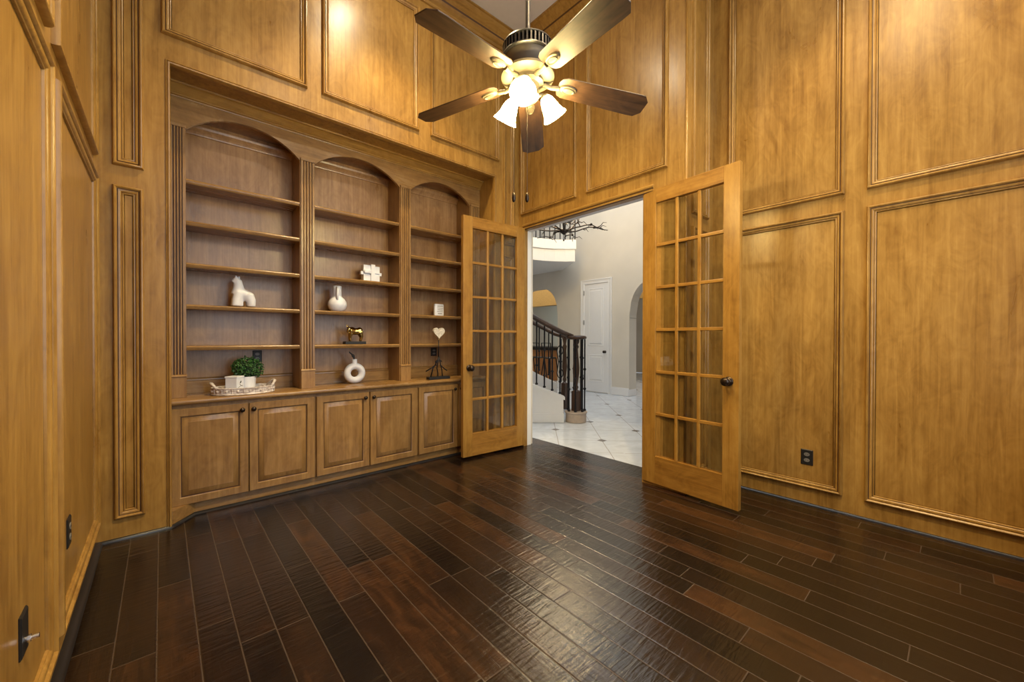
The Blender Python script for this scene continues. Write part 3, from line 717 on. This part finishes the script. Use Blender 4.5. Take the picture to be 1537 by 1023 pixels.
# square white container with a small drawing
cn = thing('square_container', (.380, 3.362, .764), 'white square container with a small dark drawing, left of the plant on the tray', 'container', rz=radians(-38))
MB().box(-.039, .039, -.039, .039, .0005, .112).build('box', WHITEM, cn, bevel=.003, local=True)
MB().box(-.0415, .0415, -.0415, .0415, .104, .116).build('lid_rim', WHITEM, cn, bevel=.002, local=True)
m = MB(); xq = .0395
m.tube([(xq, -.006, .066), (xq, .002, .074), (xq, .008, .082)], [.002, .005, .002], 6).tube([(xq, -.008, .060), (xq, .006, .050), (xq, .022, .044)], .0016, 6).tube([(xq, -.028, .034), (xq, -.005, .045), (xq, .024, .050)], .001, 6)
m.build('drawing', BLACK, cn, local=True)

# ------------------------------------------------------------------ entrance hall beyond the doorway
XH = 6.93
def top_far(y):
    """opening soffit height in the far hall wall, or None where solid"""
    for y0, y1, zs, zt_ in ((2.75, 4.335, 1.55, 2.31), (6.23, 7.75, 1.65, 2.36)):
        if y0 < y < y1:
            c, hw = (y0+y1)/2, (y1-y0)/2; u = min(1, abs(y-c)/hw)
            return zs+(zt_-zs)*(1-u**3.2)**(1/2.2)
    return None
ys = sorted(set([-1 + .25*i for i in range(45)] + [2.75+i*.0396 for i in range(41)] + [4.335, 6.23, 7.75] + [6.23+i*.038 for i in range(41)])); m = MB()
ys = [y for i, y in enumerate(ys) if i == 0 or y-ys[i-1] > 1e-4]
for y0, y1 in zip(ys[:-1], ys[1:]):
    e = 1e-5; t0, t1 = top_far(y0+e), top_far(y1-e)
    if t0 is None or t1 is None: t0 = t1 = 0
    a0, a1 = XH, XH+.26
    m.add([(a0, y0, t0), (a0, y1, t1), (a0, y1, 5.6), (a0, y0, 5.6)], [(0, 1, 2, 3)])
    m.add([(a1, y0, t0), (a1, y1, t1), (a1, y1, 5.6), (a1, y0, 5.6)], [(3, 2, 1, 0)])
    m.add([(a0, y0, t0), (a1, y0, t0), (a1, y1, t1), (a0, y1, t1)], [(0, 1, 2, 3)])
for y, z in ((2.75, 1.55), (4.335, 1.55), (6.23, 1.65), (7.75, 1.65)): m.add([(XH, y, 0), (XH+.26, y, 0), (XH+.26, y, z), (XH, y, z)], [(0, 1, 2, 3)])
wh = m.build('wall_hall_far', PLASTER); struct(wh, 'tall cream plaster wall across the hall with two arched openings', 'wall')
w2 = MB().box(XT, XT+.06, DY1+.0, 10, 0, 5.6).box(XT, XT+.06, YR+.09, DY0, 0, 5.6).box(XT, XT+.06, DY0, DY1, DZ+.02, 5.6).box(XR+.1, 7, YR-.6, YR-.5, 0, 5.6).box(XR+.04, XR+.1, YR-.6, YR+.1, 0, 5.6).box(XT, XR+.12, YR+.091, YR+.115, 0, 5.6).box(XT, XT+.06, YR+.09, 10, 4.0, 5.6).build('wall_hall_near', PLASTER)
struct(w2, 'cream plaster back of the study wall inside the hall', 'wall')
struct(MB().box(XT, 12, 10, 10.1, 0, 5.6).box(12, 12.1, -1, 10.1, 0, 5.6).box(7, 12, -1.1, -1, 0, 5.6).build('wall_hall_end', PLASTER), 'cream plaster end walls beyond the hall arches', 'wall')
struct(MB().box(XT, 12.1, -1.1, 10.1, 5.6, 5.7).build('ceiling_hall', CEILM), 'pale high ceiling over the hall', 'ceiling')
def base_prof(x0, x1, y0, y1): return MB().box(x0, x1, y0, y1, 0, .13).box(x0+.006, x1, y0, y1, .13, .155)
m = MB().box(XH-.018, XH, 4.335, 4.735, 0, .13).box(XH-.011, XH, 4.335, 4.735, .13, .155).box(XH-.018, XH, 5.53, 6.23, 0, .155).box(XH, XH+.26, 4.330, 4.348, 0, .13)
struct(m.build('baseboard_hall', PAINT), 'white baseboard at the foot of the far hall wall', 'baseboard')
d3 = bpy.data.objects.new('door_3', None); COL.objects.link(d3); d3.location = (XH, 5.13, 0); struct(d3, 'white two-panel door closed in the far hall wall', 'door')
PH = lambda a, b, h: (XH-h, a, b)
m = MB().box(XH-.006, XH+.02, 4.832, 5.434, .012, 2.355)
for z0, z1 in ((.99, 2.21), (.225, .80)):
    m.sweep_rect(PH, 4.945, 5.325, z0, z1, [(0, .006), (.004, .012), (.012, .012), (.02, -.002), (.03, -.002), (.05, .010), (.05, .010)]); m.box(XH-.0155, XH-.006, 4.995, 5.275, z0+.05, z1-.05)
m.build('door_leaf', PAINT, d3)
m = MB().sweep_rect(PH, 4.735, 5.53, -.2, 2.405, [(0, 0), (0, .028), (.012, .032), (.03, .022), (.07, .018), (.085, .022), (.095, .010), (.095, -.02)], sides=(1, 2, 3)).build('door_frame', PAINT, d3, smooth='auto')
K = Matrix.Translation((XH-.006, 4.90, .865)) @ Matrix.Rotation(radians(-90), 4, 'Y')
MB().lathe([(.030, 0), (.028, .006), (.011, .010), (.011, .03), (.026, .04), (.030, .05), (.022, .062), (.0005, .066)], 20, K).build('door_knob', BRONZE, d3, smooth=True)
for z in (2.13, 1.49, .3): MB().box(XH-.03, XH-.004, 5.436, 5.452, z-.05, z+.05).build('hinge', SILVER, d3)

# staircase rising to the left: local frame u (up the stair), w (across it)
U = Vector((-.749, .662, 0)); Wv = Vector((.662, .749, 0))
def S(lat, dep, z): return Wv*dep - U*lat + Vector((0, 0, z))
st = thing('staircase', S(.1, 5.8, 0), 'white-sided staircase rising left in the hall', 'staircase')
ND, FD = 5.40, 6.62
lat0 = .705
def slope(l): return .335 + .39*(lat0-l)
m = MB(); N_ = 12
m.extrude([S(lat0, ND, 0), S(-.5, ND, 0), S(-.5, ND, slope(-.5)), S(lat0, ND, slope(lat0))], Wv*.12)
m.build('near_stringer', PAINT, st)
m = MB().extrude([S(lat0+.02, ND-.012, slope(lat0)-.03), S(-.5, ND-.012, slope(-.5)-.03), S(-.5, ND-.012, slope(-.5)+.012), S(lat0+.02, ND-.012, slope(lat0)+.012)], Wv*.145); m.build('stringer_cap', PAINT, st)
m = MB().extrude([S(lat0+.006, ND-.014, 0), S(-.5, ND-.014, 0), S(-.5, ND-.014, .12), S(lat0+.006, ND-.014, .12)], Wv*.014); m.build('skirting', PAINT, st)
def slope2(l): return .46 + .48*(.72-l)
m = MB(); m.extrude([S(.75, FD, 0), S(-1.4, FD, 0), S(-1.4, FD, slope2(-1.4)), S(.1, FD, slope2(.1)), S(.4, FD, slope2(.4)-.05), S(.75, FD, .40)], Wv*.10); m.build('far_stringer', PAINT, st)
for k in range(4):
    l1 = lat0+.02-.30*k; z = .155*(k+1)
    MB().extrude([S(l1, ND+.12, 0), S(l1-.31, ND+.12, 0), S(l1-.31, ND+.12, z), S(l1, ND+.12, z)], Wv*(FD-ND-.12)).build('step', TREAD, st)
nb = Vector((4.295, 3.516, 0))
MB().lathe([(.142, 0), (.142, .118), (.152, .122), (.156, .132), (.152, .143), (.0005, .144)], 40, Matrix.Translation(nb), cap=False).build('bullnose_step', STONE, st, smooth='auto')
rl = thing('stair_railing', nb + Vector((0, 0, .147)), 'dark wood handrail on black iron balusters with turned newel, in the hall', 'railing')
MB().box(nb.x-.045, nb.x+.045, nb.y-.045, nb.y+.045, .147, .42).lathe([(.045, .42), (.022, .44), (.035, .47), (.022, .50), (.03, .56), (.044, .66), (.046, .74), (.030, .92), (.024, 1.0), (.038, 1.03), (.024, 1.06), (.042, 1.09), (.044, 1.13)], 24, Matrix.Translation(nb)).build('newel_post', DWOOD, rl, smooth='auto')
MB().lathe([(.06, 1.130), (.125, 1.134), (.140, 1.147), (.142, 1.165), (.128, 1.182), (.05, 1.188), (.0005, 1.188)], 36, Matrix.Translation(nb), cap=False).build('volute_cap', DWOODX, rl, smooth='auto')
hr = [S(.84, 5.45, 1.165), S(.72, 5.46, 1.215), S(.60, 5.45, 1.275), S(.40, 5.46, 1.385), S(.24, 5.46, 1.475), S(-.1, 5.46, 1.63), S(-.48, 5.46, 1.80)]
MB().tube(hr, .036, 12).build('handrail', DWOODX, rl, smooth=True)
hf = [S(.90, 6.3, 1.165), S(.88, 6.55, 1.17), S(.72, 6.67, 1.22), S(.45, 6.67, 1.36), S(.2, 6.67, 1.49), S(-.6, 6.67, 1.88), S(-1.3, 6.67, 2.21)]
MB().tube(hf, .034, 12).build('handrail', DWOODX, rl, smooth=True)
def baluster(p, z0, z1, kn):
    m = MB().tube([(p.x, p.y, z0), (p.x, p.y, z1)], .0105, 8)
    m.lathe([(.011, z0), (.020, z0+.004), (.020, z0+.02), (.011, z0+.03)], 12, Matrix.Translation((p.x, p.y, 0)))
    for kz in kn: m.lathe([(.010, kz-.02), (.018, kz-.008), (.022, kz), (.018, kz+.008), (.010, kz+.02)], 12, Matrix.Translation((p.x, p.y, 0)))
    m.build('baluster', IRON, rl, smooth='auto')
for i in range(11):
    l = .665-.108*i; p = S(l, 5.46, 0); z1 = 1.245+.53*(.66-l) if l > .24 else 1.46+.455*(.24-l)
    kn = [slope(l)+.30] if i % 2 else [slope(l)+.20, slope(l)+.55]
    baluster(p, slope(l)+.030, z1, kn)
for i in range(12):
    l = .62-.16*i; p = S(l, 6.67, 0); baluster(p, slope2(l)+.014, 1.27+.49*(.62-l), [slope2(l)+.35] if i % 2 else [])
for i, a in enumerate((-95, -45, 5, 55, 110, 165, 215)):
    p = nb + Vector((.118*cos(radians(a)), .118*sin(radians(a)), 0)); baluster(p, .147, 1.14, [.72, .45] if i % 2 else [.60, .88])
# far-side turned newel and iron scroll panel
p = S(.86, 6.45, 0)
MB().box(p.x-.04, p.x+.04, p.y-.04, p.y+.04, 0, .42).lathe([(.04, .42), (.022, .44), (.034, .48), (.022, .51), (.042, .68), (.028, .95), (.036, 1.02), (.022, 1.05), (.04, 1.16)], 20, Matrix.Translation(p)).build('newel_post', DWOOD, rl, smooth='auto')
m = MB()
for s, l0 in ((1, .700),):
    pts = []
    for t in range(25):
        a = t/24*2*pi*1.2; r = .10*(1-t/30); pts.append(S(l0+.05-r*.55*cos(a), 6.1, .95-.0+r*sin(a)))
    m.tube(pts, .008, 6)
    pts = []
    for t in range(25):
        a = t/24*2*pi*1.2; r = .10*(1-t/30); pts.append(S(l0+.05-r*.55*cos(a), 6.1, .62-r*sin(a)))
    m.tube(pts, .008, 6); m.tube([S(l0-.005, 6.1, .95), S(l0+.02, 6.1, .78), S(l0-.005, 6.1, .62)], .008, 6); m.tube([S(l0+.06, 6.1, .48), S(l0+.06, 6.1, 1.14)], .010, 6); m.ball(S(l0+.05, 6.1, .79), .028, 10)
m.build('scroll_panel', IRON, rl, smooth=True)

# balcony over the hall
bal = thing('balcony', (6.3, 6.2, 2.72), 'white curved balcony with dark balusters high in the hall', 'balcony')
plan = [(6.925, 6.09), (6.34, 5.23), (6.20, 5.37), (6.03, 5.50), (5.82, 5.60), (5.54, 5.68), (5.0, 5.80), (4.6, 5.86), (4.6, 8.2), (6.925, 8.2)]
def off(pl, d):
    c = Vector((6.4, 7.2)); out = []
    for x, y in pl:
        if x > 6.9 or y > 8: out.append((x, y)); continue
        v = (Vector((x, y))-c).normalized()*d; out.append((x+v.x, y+v.y))
    return out
MB().extrude([(x, y, 2.72) for x, y in plan], (0, 0, .25)).build('lower_band', PAINT, bal)
MB().extrude([(x, y, 2.97) for x, y in off(plan, .03)], (0, 0, .19)).build('upper_band', PAINT, bal)
fr = plan[1:8]; pts = []
for i in range(len(fr)-1):
    p0, p1 = Vector(fr[i]), Vector(fr[i+1]); n = max(1, round((p1-p0).length/.10))
    pts += [p0.lerp(p1, k/n) for k in range(n)]
for p in pts: MB().tube([(p.x, p.y, 3.16), (p.x, p.y, 4.10)], .011, 8).build('baluster', IRON, bal)
MB().tube([(x, y, 4.12) for x, y in fr], .03, 10).build('handrail', DWOODX, bal, smooth=True)
# branch chandelier
ch = thing('chandelier', (5.0, 4.36, 2.85), 'bronze branch chandelier hanging in the hall beyond the door head', 'chandelier')
MB().tube([(5.0, 4.36, 2.92), (5.0, 4.36, 5.58)], .012, 8).lathe([(.0005, 2.755), (.012, 2.765), (.006, 2.79), (.006, 2.86), (.04, 2.885), (.075, 2.91), (.07, 2.94), (.02, 2.97)], 16, Matrix.Translation((5.0, 4.36, 0))).build('stem', BRONZE, ch, smooth='auto')
rnd = random.Random(11)
for k in range(11):
    a = k*2*pi/11+.2; p = Vector((5.0, 4.36, 2.92)); d = Vector((cos(a), sin(a), 0)); pts = [p]
    for i in range(8):
        d = (d + Vector((rnd.uniform(-.5, .5), rnd.uniform(-.5, .5), rnd.uniform(-.35, .40)))).normalized(); p = p + d*.11; p.z = max(p.z, 2.83)+.008; pts.append(p)
    m = MB().tube(pts, [.013-.0009*i for i in range(9)], 7)
    for j in (3, 5, 6):
        q = pts[j]; e = Vector((rnd.uniform(-1, 1), rnd.uniform(-1, 1), rnd.uniform(-.6, .6))).normalized()
        m.tube([q, q+e*.06, q+e*.10+Vector((0, 0, .03)), q+e*.16], [.008, .007, .006, .003], 6)
    m.ball(pts[5], .022, 8)
    br = m.build('branch', BRONZE, ch, smooth=True)
BULB = emit_mat('warm_bulb', (1, .72, .36), 150)
for k in range(6):
    a = k*pi/3; p = Vector((5.0+.42*cos(a), 4.36+.42*sin(a), 3.42)); MB().lathe([(.012, -.05), (.012, 0), (.018, .02), (.012, .05), (.0005, .07)], 12, Matrix.Translation(p)).build('bulb', BULB, ch, smooth=True)
# kitchen seen through the left arch
ki = thing('kitchen_island', (8.3, 7.7, 0), 'orange wood island with black top through the left hall arch', 'island')
MB().box(8.0, 8.9, 6.7, 9.0, 0, .82).build('body', ORANGEW, ki); MB().box(7.92, 9.0, 6.6, 9.1, .82, .90).build('countertop', BLKST, ki)
struct(MB().box(8.9, 9.1, 5.0, 10, 2.15, 3.0).box(8.9, 9.1, 5.0, 10, 3.0, 5.6).build('wall_kitchen', OCHRE), 'ochre wall band beyond the left hall arch', 'wall')
struct(MB().box(11.9, 12, 8.6, 9.4, .9, 2.2).build('window_3', emit_mat('bright_kitchen_window', (.85, 1, .95), 1.6)), 'bright window at the back of the kitchen', 'window')
for i in range(3):
    y = 7.05+.42*i
    s_ = thing('bar_stool', (7.55, y, 0), 'dark bar stool by the island, ' + ('nearest the arch edge', 'middle one of the three', 'farthest from the arch edge')[i], 'stool', 'stools at the kitchen island')
    MB().lathe([(.16, .62), (.17, .64), (.15, .66), (.0005, .665)], 16, Matrix.Translation((7.55, y, 0))).build('seat', BLACK, s_, smooth='auto')
    for sx, sy in ((-1, -1), (1, -1), (-1, 1), (1, 1)): MB().tube([(7.55+.11*sx, y+.11*sy, .63), (7.55+.17*sx, y+.17*sy, 0)], .014, 8).build('leg', IRON, s_)
    MB().tube([(7.43, y-.15, .64), (7.40, y-.16, 1.02), (7.40, y+.16, 1.02), (7.43, y+.15, .64)], .014, 8).build('backrest', IRON, s_)

# ------------------------------------------------------------------ light
def area(name, loc, rot, sx, sy, power, col, spread=None):
    l = bpy.data.lights.new(name, 'AREA'); l.shape = 'RECTANGLE'; l.size, l.size_y = sx, sy; l.energy = power; l.color = col
    if spread: l.spread = spread
    o = bpy.data.objects.new(name, l); COL.objects.link(o); o.location = loc; o.rotation_euler = rot; return o
for i, (a, b) in enumerate(WIN):
    area('window_daylight', ((a+b)/2, YK-.10, (WZ0+WZ1)/2), (radians(-90), 0, radians(180)), b-a-.04, WZ1-WZ0-.04, 31, (.80, .90, 1.0))
pl = bpy.data.lights.new('chandelier_glow', 'POINT'); pl.energy = 34; pl.color = (1, .74, .38); pl.shadow_soft_size = .12
po = bpy.data.objects.new('chandelier_glow', pl); COL.objects.link(po); po.location = (5.0, 4.36, 3.7)
area('hall_fill', (5.0, 3.9, 5.55), (0, 0, 0), 2.6, 4.5, 94, (.78, .90, 1))  # overhead fill added to light the hall; its ceiling has no opening
area('kitchen_fill', (7.95, 7.7, 5.5), (0, 0, 0), 1.2, 3, 110, (1, .9, .75))  # unseen lamp added to lift the ochre wall
area('passage_light', (9, 3.3, 5.5), (0, 0, 0), 2, 2, 30, (1, .95, .9))
w = bpy.data.worlds.new('daylight'); SC.world = w; w.use_nodes = True
bgn = w.node_tree.nodes['Background']; bgn.inputs[0].default_value = (.75, .87, 1, 1); bgn.inputs[1].default_value = 1.0

# ------------------------------------------------------------------ camera
f, yaw, pitch, roll, H = 594.18, .7240, -.0075, -.0020, 1.15
cy, sy = cos(yaw), sin(yaw)
fw = Vector((sy*cos(pitch), cy*cos(pitch), sin(pitch))); r = Vector((cy, -sy, 0)); d = fw.cross(r)
r2 = cos(roll)*r+sin(roll)*d; d2 = -sin(roll)*r+cos(roll)*d
cam = bpy.data.cameras.new('camera'); cam.sensor_fit = 'HORIZONTAL'; cam.sensor_width = 36; cam.lens = f/1537*36; cam.clip_start = .02
co = bpy.data.objects.new('camera', cam); COL.objects.link(co)
M = Matrix((( r2.x, -d2.x, -fw.x, 0), (r2.y, -d2.y, -fw.y, 0), (r2.z, -d2.z, -fw.z, H), (0, 0, 0, 1)))
co.matrix_world = M; SC.camera = co
SC.view_settings.view_transform = 'Standard'; SC.view_settings.look = 'None'; SC.view_settings.gamma = 1; SC.view_settings.exposure = .57
SC.view_settings.use_curve_mapping = False
SC.cycles.use_denoising = True; SC.cycles.max_bounces = 10; SC.cycles.transparent_max_bounces = 16; SC.cycles.sample_clamp_indirect = 6
SC.cycles.caustics_reflective = False; SC.cycles.caustics_refractive = False
